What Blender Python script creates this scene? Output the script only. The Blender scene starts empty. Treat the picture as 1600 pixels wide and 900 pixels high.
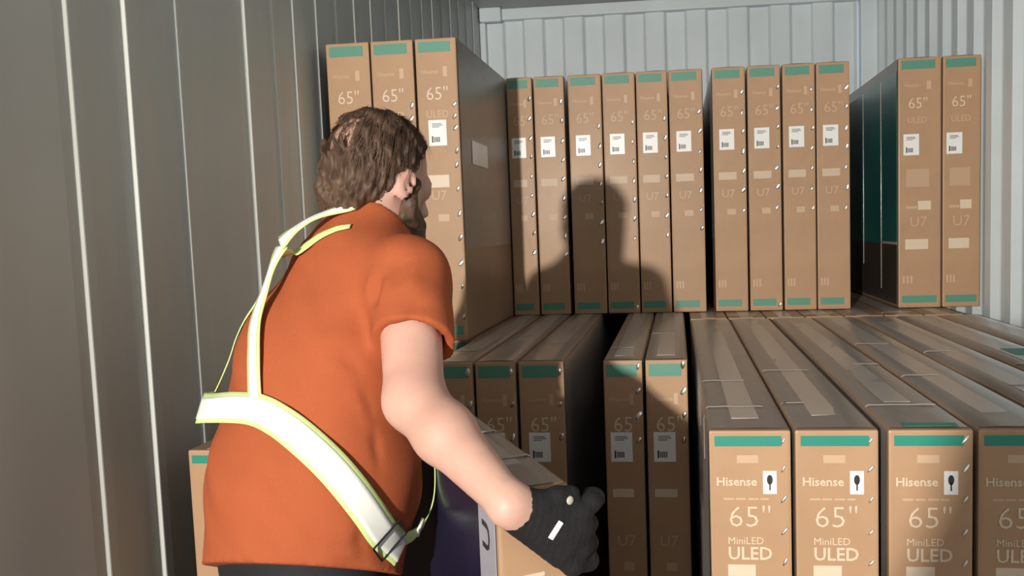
import bpy, bmesh, math, random
import numpy as np
from mathutils import Vector, Matrix, noise
from mathutils.bvhtree import BVHTree
random.seed(7); np.random.seed(7)
S = bpy.context.scene
COL = S.collection
R_ = math.radians

# ------------------------------------------------------------------ camera
cd = bpy.data.cameras.new('camera'); cam = bpy.data.objects.new('camera', cd); COL.objects.link(cam)
yaw, pit, rol = R_(5.948), R_(4.385), R_(-1.761)
f = Vector((-math.sin(yaw)*math.cos(pit), math.cos(yaw)*math.cos(pit), -math.sin(pit)))
r = Vector((math.cos(yaw), math.sin(yaw), 0)); u = r.cross(f)
r2 = math.cos(rol)*r + math.sin(rol)*u; u2 = -math.sin(rol)*r + math.cos(rol)*u
M = Matrix((r2, u2, -f)).transposed().to_4x4(); M.translation = Vector((-.01354, 0, 1.35142))
cam.matrix_world = M
cd.sensor_fit = 'HORIZONTAL'; cd.sensor_width = 36; cd.lens = 36*1240.63/1600
cd.shift_x = -(929.71-800)/1600; cd.clip_start = .05
S.camera = cam

# ------------------------------------------------------------------ light
world = bpy.data.worlds.new('world'); S.world = world; world.use_nodes = True
bg = world.node_tree.nodes['Background']; bg.inputs[0].default_value = (.80, .88, 1.0, 1); bg.inputs[1].default_value = .62
ld = bpy.data.lights.new('work_lamp', 'SPOT'); lamp = bpy.data.objects.new('work_lamp', ld); COL.objects.link(lamp)
lamp.location = (-1.095, -2.6, 1.66)
lamp.rotation_euler = (Vector((.2, 2.5, 1.2)) - lamp.location).to_track_quat('-Z', 'Y').to_euler()
ld.spot_size = R_(75); ld.spot_blend = .6; ld.shadow_soft_size = .055; ld.energy = 930; ld.color = (1, .94, .85)
S.view_settings.view_transform = 'Standard'; S.view_settings.look = 'None'
S.view_settings.gamma = 1; S.view_settings.use_curve_mapping = False
S.view_settings.exposure = 0.0

# ------------------------------------------------------------------ materials
def mat(name, col, rough=.6, metal=0, coat=0, coat_r=.2, noise_amt=0, noise_scale=20, bump=0, bump_scale=60, stretch=(1, 1, 1), spec=.5, sss=0, col2=None, bump_dist=.002):
    m = bpy.data.materials.new(name); m.use_nodes = True
    nt = m.node_tree; b = nt.nodes['Principled BSDF']; N = nt.nodes.new; L = nt.links.new
    b.inputs['Base Color'].default_value = (*col, 1); b.inputs['Roughness'].default_value = rough
    b.inputs['Metallic'].default_value = metal; b.inputs['Coat Weight'].default_value = coat
    b.inputs['Coat Roughness'].default_value = coat_r; b.inputs['Specular IOR Level'].default_value = spec
    if sss:
        b.inputs['Subsurface Weight'].default_value = sss; b.inputs['Subsurface Radius'].default_value = (1, .35, .2); b.inputs['Subsurface Scale'].default_value = .006
    tc = N('ShaderNodeTexCoord'); mp = N('ShaderNodeMapping'); mp.inputs['Scale'].default_value = stretch
    L(tc.outputs['Object'], mp.inputs[0])
    if noise_amt or col2:
        n = N('ShaderNodeTexNoise'); n.inputs['Scale'].default_value = noise_scale; n.inputs['Detail'].default_value = 5
        L(mp.outputs[0], n.inputs['Vector'])
        mx = N('ShaderNodeMix'); mx.data_type = 'RGBA'
        c2 = col2 or tuple(c*(1-noise_amt) for c in col)
        mx.inputs[6].default_value = (*col, 1); mx.inputs[7].default_value = (*c2, 1)
        rp = N('ShaderNodeMapRange'); rp.inputs[1].default_value = .35; rp.inputs[2].default_value = .65
        L(n.outputs[0], rp.inputs[0]); L(rp.outputs[0], mx.inputs[0]); L(mx.outputs[2], b.inputs['Base Color'])
    if bump:
        n2 = N('ShaderNodeTexNoise'); n2.inputs['Scale'].default_value = bump_scale; n2.inputs['Detail'].default_value = 4
        L(mp.outputs[0], n2.inputs['Vector'])
        bp = N('ShaderNodeBump'); bp.inputs['Strength'].default_value = bump; bp.inputs['Distance'].default_value = bump_dist
        L(n2.outputs[0], bp.inputs['Height']); L(bp.outputs[0], b.inputs['Normal'])
        if coat: L(bp.outputs[0], b.inputs['Coat Normal'])
    return m

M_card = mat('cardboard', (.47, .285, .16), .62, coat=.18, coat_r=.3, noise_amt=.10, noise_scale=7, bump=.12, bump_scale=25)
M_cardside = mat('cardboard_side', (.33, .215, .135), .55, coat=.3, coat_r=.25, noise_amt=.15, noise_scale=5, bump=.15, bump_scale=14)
M_teal = mat('teal_print', (.02, .27, .20), .5, noise_amt=.12, noise_scale=30)
M_darkprint = mat('dark_brown_print', (.07, .052, .04), .35, coat=.4, noise_amt=.2, noise_scale=8)
M_tealpale = mat('faded_teal_print', (.10, .30, .22), .5, noise_amt=.12, noise_scale=30)
M_white = mat('sticker_paper', (.88, .88, .86), .35, coat=.4, coat_r=.15, noise_amt=.04)
M_ink = mat('black_ink', (.03, .03, .03), .5, noise_amt=.2)
M_print = mat('pale_print', (.60, .415, .27), .5, noise_amt=.06)
M_printw = mat('white_print', (.74, .60, .45), .45, noise_amt=.05)
M_bar = mat('faint_white_print', (.64, .48, .35), .5, noise_amt=.05)
M_staple = mat('staple_steel', (.97, .96, .94), .33, metal=1, bump=.3, bump_scale=300)
M_lav = mat('lavender_print', (.42, .41, .47), .35, coat=.4, noise_amt=.1, noise_scale=12)
M_purple = mat('dark_picture_print', (.012, .009, .028), .3, coat=.5, noise_scale=4, col2=(.02, .018, .05))
M_tealpic = mat('teal_picture_print', (.015, .10, .11), .3, coat=.5, noise_scale=3, col2=(.02, .16, .14))
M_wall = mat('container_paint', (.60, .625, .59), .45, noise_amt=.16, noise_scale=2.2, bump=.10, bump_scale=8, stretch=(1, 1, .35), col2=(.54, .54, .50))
M_wallend = mat('container_paint_lit', (.73, .81, .85), .45, noise_amt=.08, noise_scale=3, bump=.08, bump_scale=9)  # same paint as the left wall; fuller lamplight on these faces put into the colour
M_ceil = mat('ceiling_paint', (.45, .46, .46), .5, noise_amt=.12, noise_scale=3)
M_floor = mat('plywood_floor', (.16, .085, .05), .6, noise_amt=.35, noise_scale=6, stretch=(6, .6, 1), bump=.2)
M_shirt = mat('orange_jersey', (.42, .102, .039), .85, noise_amt=.07, noise_scale=9, bump=.25, bump_scale=420, spec=.2)
M_skin = mat('skin', (.66, .40, .32), .5, noise_scale=16, col2=(.61, .345, .27), sss=.25, bump=.08, bump_scale=180)
M_hair = mat('brown_hair', (.062, .036, .024), .5, noise_scale=30, col2=(.135, .083, .056), spec=.2)
M_glove = mat('black_knit_glove', (.008, .007, .008), .8, noise_amt=.3, noise_scale=60, bump=.5, bump_scale=260)
M_trouser = mat('dark_trousers', (.012, .012, .016), .85, noise_amt=.2, bump=.3, bump_scale=200)
M_lime = mat('lime_webbing', (.68, .86, .36), .6, noise_amt=.08, noise_scale=40, bump=.2, bump_scale=400)
M_silver = mat('reflective_tape', (.93, .96, .90), .35, coat=.5, noise_amt=.03, noise_scale=30)
M_black = mat('black_plastic', (.015, .015, .015), .4, noise_amt=.1)
M_shoe = mat('shoe_leather', (.03, .022, .018), .5, noise_amt=.2)
M_pale = mat('pale_rubber', (.55, .5, .43), .5, noise_amt=.1)
M_eye = mat('eye', (.8, .78, .74), .15, noise_amt=.03)

def film_mat():
    m = bpy.data.materials.new('clear_film'); m.use_nodes = True
    nt = m.node_tree; nt.nodes.clear(); N = nt.nodes.new; L = nt.links.new
    o = N('ShaderNodeOutputMaterial'); t = N('ShaderNodeBsdfTransparent'); g = N('ShaderNodeBsdfGlossy'); d = N('ShaderNodeBsdfDiffuse')
    t.inputs[0].default_value = (.93, .92, .90, 1)
    g.inputs['Color'].default_value = (.9, .9, .9, 1); g.inputs['Roughness'].default_value = .36; d.inputs['Color'].default_value = (.60, .57, .545, 1)
    tc = N('ShaderNodeTexCoord'); mp = N('ShaderNodeMapping'); mp.inputs['Scale'].default_value = (14, 5, 9); L(tc.outputs['Object'], mp.inputs[0])
    n = N('ShaderNodeTexNoise'); n.inputs['Scale'].default_value = 1.3; n.inputs['Detail'].default_value = 4; L(mp.outputs[0], n.inputs['Vector'])
    bp = N('ShaderNodeBump'); bp.inputs['Strength'].default_value = .35; bp.inputs['Distance'].default_value = .006; L(n.outputs[0], bp.inputs['Height'])
    L(bp.outputs[0], g.inputs['Normal'])
    lw = N('ShaderNodeFresnel'); lw.inputs[0].default_value = 1.5; L(bp.outputs[0], lw.inputs['Normal'])
    m1 = N('ShaderNodeMixShader'); m1.inputs[0].default_value = .30; L(t.outputs[0], m1.inputs[1]); L(d.outputs[0], m1.inputs[2])
    m2 = N('ShaderNodeMixShader'); L(lw.outputs[0], m2.inputs[0]); L(m1.outputs[0], m2.inputs[1]); L(g.outputs[0], m2.inputs[2])
    L(m2.outputs[0], o.inputs[0])
    return m
M_film = film_mat()
M_tape = mat('packing_tape', (.50, .45, .41), .4, coat=.5, coat_r=.25, noise_amt=.15, noise_scale=6, bump=.2, bump_scale=18, stretch=(1, .3, 1))

# ------------------------------------------------------------------ helpers
def link(name, me, m=None, parent=None, loc=None, rot=None, scale=None):
    o = bpy.data.objects.new(name, me); COL.objects.link(o)
    if m is not None and me is not None and not me.materials: me.materials.append(m)
    if parent is not None: o.parent = parent
    if loc is not None: o.location = loc
    if rot is not None: o.rotation_euler = rot
    if scale is not None: o.scale = scale
    return o
def tag(o, label, cat, group=None):
    o['label'] = label; o['category'] = cat
    if group: o['group'] = group
    return o
def bm_mesh(bm, name, smooth=False):
    me = bpy.data.meshes.new(name); bm.to_mesh(me); bm.free()
    if smooth:
        for p in me.polygons: p.use_smooth = True
    return me
def box_bm(x0, x1, y0, y1, z0, z1, bev=0, seg=2, bm=None):
    own = bm is None
    b = bmesh.new()
    bmesh.ops.create_cube(b, size=1)
    for v in b.verts:
        v.co = Vector(((x0+x1)/2+v.co.x*(x1-x0), (y0+y1)/2+v.co.y*(y1-y0), (z0+z1)/2+v.co.z*(z1-z0)))
    if bev: bmesh.ops.bevel(b, geom=b.edges[:], offset=bev, segments=seg, affect='EDGES', profile=.6)
    if own: return b
    me = bpy.data.meshes.new('tmp'); b.to_mesh(me); b.free(); bm.from_mesh(me); bpy.data.meshes.remove(me)
    return bm
def struct(name, me, m):
    o = link(name, me, m); o['kind'] = 'structure'; return o

# ------------------------------------------------------------------ container shell
WX, YB, ZC, Y0 = 1.176, 4.92, 2.70, -2.9
def profile(t0, t1, pitch, phase, flat, slope, depth):
    """(t, offset) knots of a trapezoid corrugation; offset 0 = proud flat, depth = recessed flat"""
    k = math.floor((t0-phase)/pitch)-1; pts = []
    rec = pitch-flat-2*slope; b = .004
    while phase+k*pitch < t1+pitch:
        s = phase+k*pitch
        for tt, d in ((0, 0), (flat-b, 0), (flat+b*.6, b*.6), (flat+slope-b*.6, depth-b*.6), (flat+slope+b, depth), (flat+slope+rec-b, depth), (flat+slope+rec+b*.6, depth-b*.6), (pitch-b*.6, b*.6), (pitch+b-1e-4, 0)):
            pts.append((s+tt, d))
        k += 1
    pts = sorted(pts)
    return [(t, d) for t, d in pts if t0 <= t <= t1]
def corrugated(name, m, pts, z0, z1, place):
    bm = bmesh.new(); prev = None
    zs = [z0, (z0+z1)/2, z1]
    for t, d in pts:
        row = [bm.verts.new(place(t, d, z)) for z in zs]
        if prev:
            for i in range(2): bm.faces.new((prev[i], row[i], row[i+1], prev[i+1]))
        prev = row
    bmesh.ops.recalc_face_normals(bm, faces=bm.faces[:])
    return struct(name, bm_mesh(bm, name), m)
def rib_profile():
    ys = [1.461-.33*k for k in range(14, 0, -1)]+[1.461, 1.625, 1.805, 2.116, 2.274, 2.405]+[2.405+.164*k for k in range(1, 16)]
    ys = [y for y in ys if Y0+.05 < y < YB-.1]; pts = [(Y0, .007)]
    for i, y in enumerate(ys):
        nx = ys[i+1] if i+1 < len(ys) else YB
        hgt = {1.461: .0055, 1.625: .0095, 1.805: .0080, 2.116: .0085, 2.274: .0060, 2.405: .0070}.get(y, .006+.0012*math.sin(i*2.4)); g = nx-y
        pts += [(y-.004, .0080), (y-.001, .0075), (y+.0035, .0080-hgt+.0006), (y+.006, .0080-hgt), (y+.030, .0083-hgt), (y+min(.085, g*.55), .0076), (y+min(.1, g*.64), .0082), (nx-.03, .0070), (nx-.012, .0084)]
    return sorted(pts)+[(YB, .008)]
ptL = rib_profile()
corrugated('wall_left', M_wall, ptL, 0, ZC, lambda t, d, z: (-WX-d, t, z))
ptR = profile(Y0, YB, .1850, 1.50, .060, .032, .026)
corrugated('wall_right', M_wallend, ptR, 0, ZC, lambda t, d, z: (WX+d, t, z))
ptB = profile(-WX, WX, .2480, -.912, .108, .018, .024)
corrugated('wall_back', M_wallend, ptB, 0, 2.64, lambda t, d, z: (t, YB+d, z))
struct('trim_1', bm_mesh(box_bm(-WX, WX, YB-.03, YB+.06, 2.632, 2.70, .008), 'header_rail'), M_wallend)
struct('trim_2', bm_mesh(box_bm(-WX, -1.043, YB-.075, YB-.028, 2.615, ZC, .01), 'corner_casting'), M_wallend)
struct('trim_3', bm_mesh(box_bm(-WX-.02, -1.145, YB-.05, YB+.03, 0, 2.615, .008), 'corner_post'), M_wallend)
struct('trim_4', bm_mesh(box_bm(1.085, WX+.02, YB-.05, YB+.03, 0, 2.635, .008), 'corner_post'), M_wallend)
fl = struct('floor', bm_mesh(box_bm(-WX-.03, WX+.03, Y0, YB+.03, -.06, -.03, 0), 'floor_base'), M_floor)
# plywood floor planks
pw = .2
k = 0
x = -WX
while x < WX-.02:
    link('plank', bm_mesh(box_bm(x+.001, min(x+pw, WX)-.001, Y0, YB, -.03, 0, .001, 1), 'plank'), M_floor, fl); x += pw
struct('ceiling', bm_mesh(box_bm(-WX-.03, WX+.03, Y0, YB+.03, ZC, ZC+.03, 0), 'ceiling'), M_ceil)

# ------------------------------------------------------------------ cartons
TXT = {}
def text_mesh(s, off, mname, m):
    key = (s, off, mname)
    if key not in TXT:
        c = bpy.data.curves.new('lettering', 'FONT'); c.body = s; c.size = 1; c.resolution_u = 2; c.offset = off
        o = bpy.data.objects.new('tmp', c)
        me = bpy.data.meshes.new_from_object(o); bpy.data.objects.remove(o); bpy.data.curves.remove(c)
        co = np.array([v.co[:] for v in me.vertices]); mn = co.min(0); mx = co.max(0)
        for v in me.vertices: v.co -= Vector((mn[0], mn[1], 0))
        me.materials.append(m); me.name = 'lettering'
        TXT[key] = (me, (mx-mn)[0], (mx-mn)[1])
    return TXT[key]
def lettering(parent, s, x, z, h, off=0, m=None, wscale=1.0, center=None, shear=0, name='lettering'):
    """flat print on the narrow end (local -Y face): left edge x, bottom z, height h"""
    m = m or M_print
    me, w, hh = text_mesh(s, off, m.name, m)
    sc = h/hh
    if center is not None: x = center-w*sc*wscale/2
    return link(name, me, None, parent, (x, -.0012, z), (R_(90), 0, 0), (sc*wscale, sc, sc))
BOXM = {}
def slab(parent, name, m, x0, x1, z0, z1, y=0.0, th=.0008):
    key = (m.name,)
    if key not in BOXM:
        me = bm_mesh(box_bm(-.5, .5, -.5, .5, -.5, .5), name); me.materials.append(m); BOXM[key] = me
    return link(name, BOXM[key], None, parent, ((x0+x1)/2, y-th/2-.0002, (z0+z1)/2), None, (x1-x0, th, z1-z0))
def staple_mesh():
    bm = bmesh.new()
    bmesh.ops.create_uvsphere(bm, u_segments=10, v_segments=6, radius=1)
    bmesh.ops.delete(bm, geom=[v for v in bm.verts if v.co.y > .05], context='VERTS')
    for v in bm.verts: v.co = Vector((v.co.x*.0058+v.co.z*.0035, v.co.y*.0034, v.co.z*.0098))
    me = bm_mesh(bm, 'staple', True); me.materials.append(M_staple); return me
ME_staple = staple_mesh()
def sticker(parent, xc, zc, w, h, dark=True):
    s = slab(parent, 'address_sticker', M_white, xc-w/2, xc+w/2, zc-h/2, zc+h/2, -.0006)
    bm = bmesh.new()
    def r(x0, x1, z0, z1): box_bm(x0, x1, -.0004, 0, z0, z1, 0, bm=bm)
    # barcode block low on the sticker, a few lines of small print bars above
    x = -.22
    rr = random.Random(5)
    while x < .12:
        bw = rr.choice((.02, .03, .05)); r(x, x+bw, -.36, -.16); x += bw+rr.choice((.02, .03))
    r(-.34, -.26, -.38, -.12)
    for zz, x1 in ((.34, .25), (.28, .3), (.22, .12)): r(-.3, x1, zz, zz+.025)
    me = bm_mesh(bm, 'barcode')
    o = link('barcode', me, M_ink, s, (0, -.55, 0)); o['kind'] = 'stuff'
    return s
def film(root, w, L, h):
    bm = bmesh.new(); o = .0012
    ny = 12
    rows = []
    rr = random.Random(int(w*1e5)+int(root.location.x*1000))
    for i in range(ny+1):
        y = .012+(L-.02)*i/ny
        j = [rr.uniform(0, .0012) for _ in range(6)]
        pr = [(-w/2-o, .3), (-w/2-o-j[1], h*.7), (-w/2-o, h-.006), (-w/2+.006, h+o), (-w/6, h+o+j[2]*1.5), (w/6, h+o+j[3]*1.5), (w/2-.006, h+o), (w/2+o, h-.006), (w/2+o+j[4], h*.7), (w/2+o, .3)]
        rows.append([bm.verts.new((x, y, z)) for x, z in pr])
    for a, b in zip(rows, rows[1:]):
        for k in range(len(a)-1): bm.faces.new((a[k], b[k], b[k+1], a[k+1]))
    bmesh.ops.recalc_face_normals(bm, faces=bm.faces[:])
    link('film_wrap', bm_mesh(bm, 'film_wrap', True), M_film, root)
def seam(root, w, y, h, ln=1.0, side=-1):
    bm = bmesh.new(); rows = []
    x0 = -w/2-.002 if side < 0 else w/2+.002
    pts = [(x0, h-.10), (x0, h-.02), (x0-side*.004, h), (x0-side*.010, h+.0035)]
    n = 6
    for i in range(1, n+1): pts.append((x0-side*w*ln*i/n, h+.0035+random.uniform(-.0006, .0008)))
    for x, z in pts:
        on_side = z < h-.001
        rows.append([bm.verts.new((x+(side*q[1] if on_side else 0), y+q[0]+random.uniform(-.0005, .0005), z+(0 if on_side else q[1]))) for q in ((-.004, 0), (-.001, .0016), (.001, .0016), (.005, 0))])
    for a, b in zip(rows, rows[1:]):
        for k in range(3): bm.faces.new((a[k], b[k], b[k+1], a[k+1]))
    bmesh.ops.recalc_face_normals(bm, faces=bm.faces[:])
    link('film_seam', bm_mesh(bm, 'film_seam', True), M_filmseam, root)
M_filmseam = mat('film_seam', (.50, .43, .37), .3, coat=.8, coat_r=.12, noise_amt=.1)

def carton(x0, x1, y, z, L, h, design, label, group, rot=0, staples=(), tape=True, filmed=True, seams=(), jit=.003, body_mat=None):
    w = x1-x0-(.0035 if design == 'front' else 0)
    root = bpy.data.objects.new('television_carton', None); COL.objects.link(root)
    root.location = ((x0+x1)/2, y, z); root.rotation_euler = (0, 0, rot+random.uniform(-jit, jit)*.02)
    tag(root, label, 'carton', group)
    b = box_bm(-w/2, w/2, 0, L, 0, h, .005, 2)
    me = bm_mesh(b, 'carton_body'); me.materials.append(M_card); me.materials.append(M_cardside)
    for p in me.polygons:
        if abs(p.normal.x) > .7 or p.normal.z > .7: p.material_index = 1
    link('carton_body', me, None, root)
    # folded end flap: thin panel proud of the end face, leaving the carton's rim visible
    link('end_flap', bm_mesh(box_bm(-w/2+.005, w/2-.005, -.0002, .004, .006, h-.008, .0015, 1), 'end_flap'), M_card, root)
    if tape:
        ya = random.uniform(.02, .35)*(1 if filmed else 0)+.01; link('packing_tape', bm_mesh(box_bm(-.026, .024, ya, L-random.uniform(.02, .3), h, h+(.0027 if filmed else .0007)), 'packing_tape'), M_tape, root)
    if filmed: film(root, w, L, h)
    for (yy, ln, sd) in seams: seam(root, w, yy, h, ln, sd)
    for zz in staples:
        o = link('staple', ME_staple, None, root, (w/2-.013+random.uniform(-.0012, .0012), -.0004, h-zz), (random.uniform(-.25, .25), random.uniform(-.3, .3), random.uniform(-.55, .1)))
        s = random.uniform(1.0, 1.4); o.scale = (s, 1, s) if design != 'front' else (s*.38, .8, s*.72)
        if design == 'front': o.rotation_euler = (0, random.uniform(.25, .55), 0)
    l = -w/2; W = w
    X = lambda fx: l+W*fx
    if design == 'front':
        slab(root, 'teal_band', M_teal, X(.07), X(.885), h-.028, h-.010)
        slab(root, 'faint_emblem', M_print, X(.34), X(.60), h-.058, h-.044, th=.0004)
        lettering(root, 'Hisense', X(.09), h-.0985, .0155, .018, M_printw, 1.05)
        st = slab(root, 'handling_sticker', M_white, X(.655), X(.82), h-.113, h-.072)
        bm = bmesh.new()
        bmesh.ops.create_cone(bm, segments=10, radius1=.22, radius2=.22, depth=.3, cap_ends=True, matrix=Matrix.Translation((0, 0, .12)) @ Matrix.Rotation(R_(90), 4, 'X') @ Matrix.Scale(1.0, 4, (0, 1, 0)))
        box_bm(-.05, .06, -.15, .15, -.34, .0, 0, bm=bm)
        link('handling_mark', bm_mesh(bm, 'handling_mark'), M_ink, st, (0, -.5, 0))
        for i, (a, b2) in enumerate(((.17, .30), (.32, .44), (.47, .60), (.62, .72))):
            slab(root, 'fine_print', M_print, X(a), X(b2), h-.124, h-.1205, th=.0004)
        lettering(root, '65"', X(.24), h-.172, .038, -.012, M_printw, 1.05)
        lettering(root, 'MiniLED', X(.22), h-.2035, .0125, .0, M_printw, 1.0)
        lettering(root, 'ULED', X(.22), h-.232, .0235, .016, M_printw, .98)
        slab(root, 'printed_bar', M_printw, X(.21), X(.55), h-.262, h-.241)
    elif design == 'plain':
        slab(root, 'teal_band', M_teal, X(.07), X(.885), h-.030, h-.012)
    elif design in ('upper', 'row', 'right', 'mid'):
        slab(root, 'teal_band', M_tealpale, X(.08), X(.83 if design == 'row' else .86), h-.044, h-.011)
        slab(root, 'teal_band', M_tealpale, X(.08), X(.80 if design == 'row' else .9), .020, .048)
        lettering(root, 'Hisense', X(.14), h-.112, .013, .016, M_print, 1.0)
        slab(root, 'printed_icon', M_print, X(.66), X(.76), h-.122, h-.090, th=.0004)
        lettering(root, '65"', X(.24), h-.195, .042, -.006, M_printw if design != 'row' else M_print, .95)
        if design not in ('row', 'mid'): lettering(root, 'ULED', X(.22), h-.252, .024, .006, M_print, .9)
        bar = {'upper': (.435, .475), 'row': (.415, .445), 'right': (.705, .745), 'mid': (.355, .378)}[design]
        xs = {'upper': .47, 'row': .42, 'right': .30, 'mid': .42}[design]
        zs = {'upper': .30, 'row': .285, 'right': .335, 'mid': .238}[design]
        sticker(root, X(xs), h-zs, .059, .082)
        slab(root, 'printed_bar', M_printw if design != 'row' else M_bar, X(.16), X(.70), h-bar[1], h-bar[0])
        if design == 'right':
            slab(root, 'printed_bar', M_printw, X(.46), X(.76), h-.59, h-.555)
            slab(root, 'printed_line', M_print, X(.17), X(.44), h-.585, h-.575, th=.0004)
            lettering(root, 'U7', X(.28), h-.655, .038, -.004, M_print, 1.0)
            slab(root, 'faint_patch', mat_faint, X(.18), X(.72), h-.50, h-.43, th=.0004)
        else:
            lettering(root, 'U7', X(.26), h-.515, .030, .0, M_print, 1.0)
            slab(root, 'printed_bar', M_print, X(.40), X(.66), h-.585, h-.562, th=.0004)
        for i in range(3):
            slab(root, 'fine_print', M_print, X(.10+.09*i), X(.15+.09*i), .098, .128, th=.0004)
    return root
mat_faint = mat('faint_print', (.54, .36, .23), .5, noise_amt=.05)
SF = [.018, .068, .122, .180, .235]
def strow(a, n, step=.058): return [a+step*i for i in range(n)]

H = .977; ZB = .99; ZU = .993; LB = 1.63
# front platform, nearest row
ords = ['first', 'second', 'third', 'fourth', 'fifth', 'sixth', 'seventh', 'eighth']
fx = [(.033, .178), (.181, .326), (.338, .482), (.486, .630), (.634, .778), (.784, .928), (.932, 1.076)]
flab = ['nearest brown carton, fully lit, at the left end of the front row',
        'second brown carton of the nearest row, brightly lit with a dark seam on its right',
        'third brown carton of the nearest row, half lit and half in rounded shadow',
        'fourth brown carton of the nearest row, in shadow and cut by the right photo edge',
        'nearest-row carton just beyond the right photo edge, only its film-wrapped top showing',
        'second brown carton beyond the right photo edge in the nearest row, only its top showing',
        'nearest-row carton standing closest to the right container wall, only its top in view']
fseam = [[(.17, .8, -1), (.43, .7, -1)], [(.20, .35, -1), (.55, .8, -1)], [(.175, .95, -1), (.62, .5, 1)], [(.47, .6, -1), (.95, .7, -1)], [(.35, .7, 1), (.8, .5, -1)], [(.6, .6, -1)], [(.7, .5, 1)]]
FR = []
for (a, b), lb, sm in zip(fx, flab, fseam):
    FR.append(carton(a, b, 1.38, 0, LB, ZB, 'front', lb, 'cartons in the nearest row', staples=SF, seams=sm))
for k_, xa, xb, ya, yb in ((2, -.04, .05, .012, .034), (5, -.012, .058, .73, .83)):
    link('teal_band', bm_mesh(box_bm(xa, xb, ya, yb, ZB+.0028, ZB+.0036), 'teal_band'), M_teal, FR[k_])
# lower cartons behind the nearest row, carrying the far upper rows
bx = [(.033+.1445*i, .033+.1445*i+.1395) for i in range(8)]
for i, (a, b) in enumerate(bx[:7]):
    carton(a, b, 3.05, 0, LB, ZB, 'blank', ords[i]+' from the left of the lower cartons peeking out behind the nearest row', 'lower cartons under the far upper rows', filmed=False, seams=[(.06, .8, -1)] if i % 2 else [])
# lower middle row
mid = [(-.690, -.581, 'lower middle carton just behind the elbow of the person, in shadow'),
       (-.574, -.461, 'shaded lower middle carton behind the forearm, left of the one with a visible sticker'),
       (-.453, -.327, 'shaded lower middle carton with a grey sticker, left of the dark gap'),
       (-.219, -.113, 'half-shaded lower middle carton right of the dark gap'),
       (-.105, .008, 'lower middle carton half lit with bright staples, beside the film-wrapped front platform')]
for i, (a, b, lb) in enumerate(mid):
    carton(a, b, 2.12, 0, LB, ZB, 'mid', lb, 'cartons in the lower middle row', staples=strow(.016, 4, .068) if i > 2 else strow(.03, 3, .09), seams=[(.2+.3*(i % 3), .7, -1)])
for i, a in enumerate((-.69, -.57, -.45, -.215, -.10)):
    carton(a, a+.112, 3.78, 0, 1.10, ZB, 'blank', 'short brown lower carton against the back wall, under the far upper row', 'short lower cartons against the back wall', tape=False, filmed=False)
for a, lb in ((-1.132, 'lower carton against the left wall carrying the outermost tall stack carton'), (-.984, 'lower carton carrying the middle one of the three tall cartons at left'), (-.836, 'lower carton carrying the innermost of the three tall cartons at left')):
    carton(a, a+.141, 2.58, 0, LB, ZB, 'mid', lb, 'lower cartons under the left stack', filmed=False)
# upper left stack
for (a, b), lb, zz in zip(((-1.133, -.988), (-.983, -.842), (-.835, -.700)),
        ('leftmost of the three tall cartons stacked against the left wall', 'middle one of the three tall cartons above the head at left', 'right one of the three tall cartons at left, with barcode sticker and bright staples'), (0, .0, .0)):
    carton(a, b, 2.53, ZU, LB, H, 'upper', lb, 'cartons in the upper left stack', staples=[.21, .25, .285, .36, .405, .48, .56, .64, .72, .80, .90], seams=[])
LSr = [o for o in COL.objects if o.get('label', '').startswith('right one of the three tall')][0]
link('side_sticker', bm_mesh(box_bm(.0675+.0032, .0675+.0042, .14, .36, .585, .665), 'side_sticker'), M_white, LSr)
# far upper row
row = [(-.694, -.588), (-.581, -.456), (-.440, -.304), (-.299, -.167), (-.162, -.037), (-.031, .103), (.141, .272), (.280, .409), (.417, .543), (.548, .676)]
rl = ['far upper carton shaded by the left stack, only its stapled right edge lit',
      'far upper carton left of the head-shaped shadow, with bright staples on its right edge',
      'far upper carton under the left half of the head-shaped shadow', 'far upper carton under the right half of the head-shaped shadow',
      'far upper carton just right of the head-shaped shadow, its foot in the shoulder shadow', 'fully lit far upper carton left of the wide dark gap',
      'far upper carton right of the wide dark gap, with a glaring white sticker', 'second far upper carton right of the wide dark gap',
      'third far upper carton right of the wide dark gap', 'last carton of the far upper row, beside the dark recess at right']
for i, ((a, b), lb) in enumerate(zip(row, rl)):
    n0 = [.09, .105, .21, .20, .19, .17, .10, .09, .10, .10][i]
    carton(a, b, 3.256, ZU, LB, H, 'row', lb, 'cartons in the far upper row', staples=strow(n0, 9 if i < 2 else 7, .078)+([.955] if i in (3, 7) else []))
# upper right pair
rp = []
for (a, b), lb in zip(((.861, 1.023), (1.029, 1.172)), ('left one of the two cartons at the upper right, teal picture on its side', 'carton at the upper right standing against the right container wall')):
    rp.append(carton(a, b, 3.256, ZU, LB-.01, H, 'right', lb, 'cartons at the upper right'))
def side_slab(root, name, m, x, y0, y1, z0, z1, sgn):
    th = .0012
    return link(name, bm_mesh(box_bm(x, x+sgn*th, y0, y1, z0, z1) if sgn > 0 else box_bm(x-th, x, y0, y1, z0, z1), name), m, root)
side_slab(rp[0], 'teal_picture', M_tealpic, -.0835, .012, 1.2, .255, .93, -1)
side_slab(rp[0], 'dark_side_print', M_darkprint, -.0835, .012, 1.6, .012, .254, -1)
for yy, z0, z1 in ((.25, .06, .93), (.57, .15, .93)):
    side_slab(rp[0], 'film_edge', M_filmseam, -.0847, yy, yy+.006, z0, z1, -1)
side_slab(rp[0], 'film_edge', M_tape, -.0847, .012, .26, .252, .262, -1)
# left low carton
carton(-1.098, -.966, 1.62, 0, .94, .888, 'plain', 'low brown carton with a teal band standing beside the left wall, behind the hip', None, filmed=False)
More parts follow.
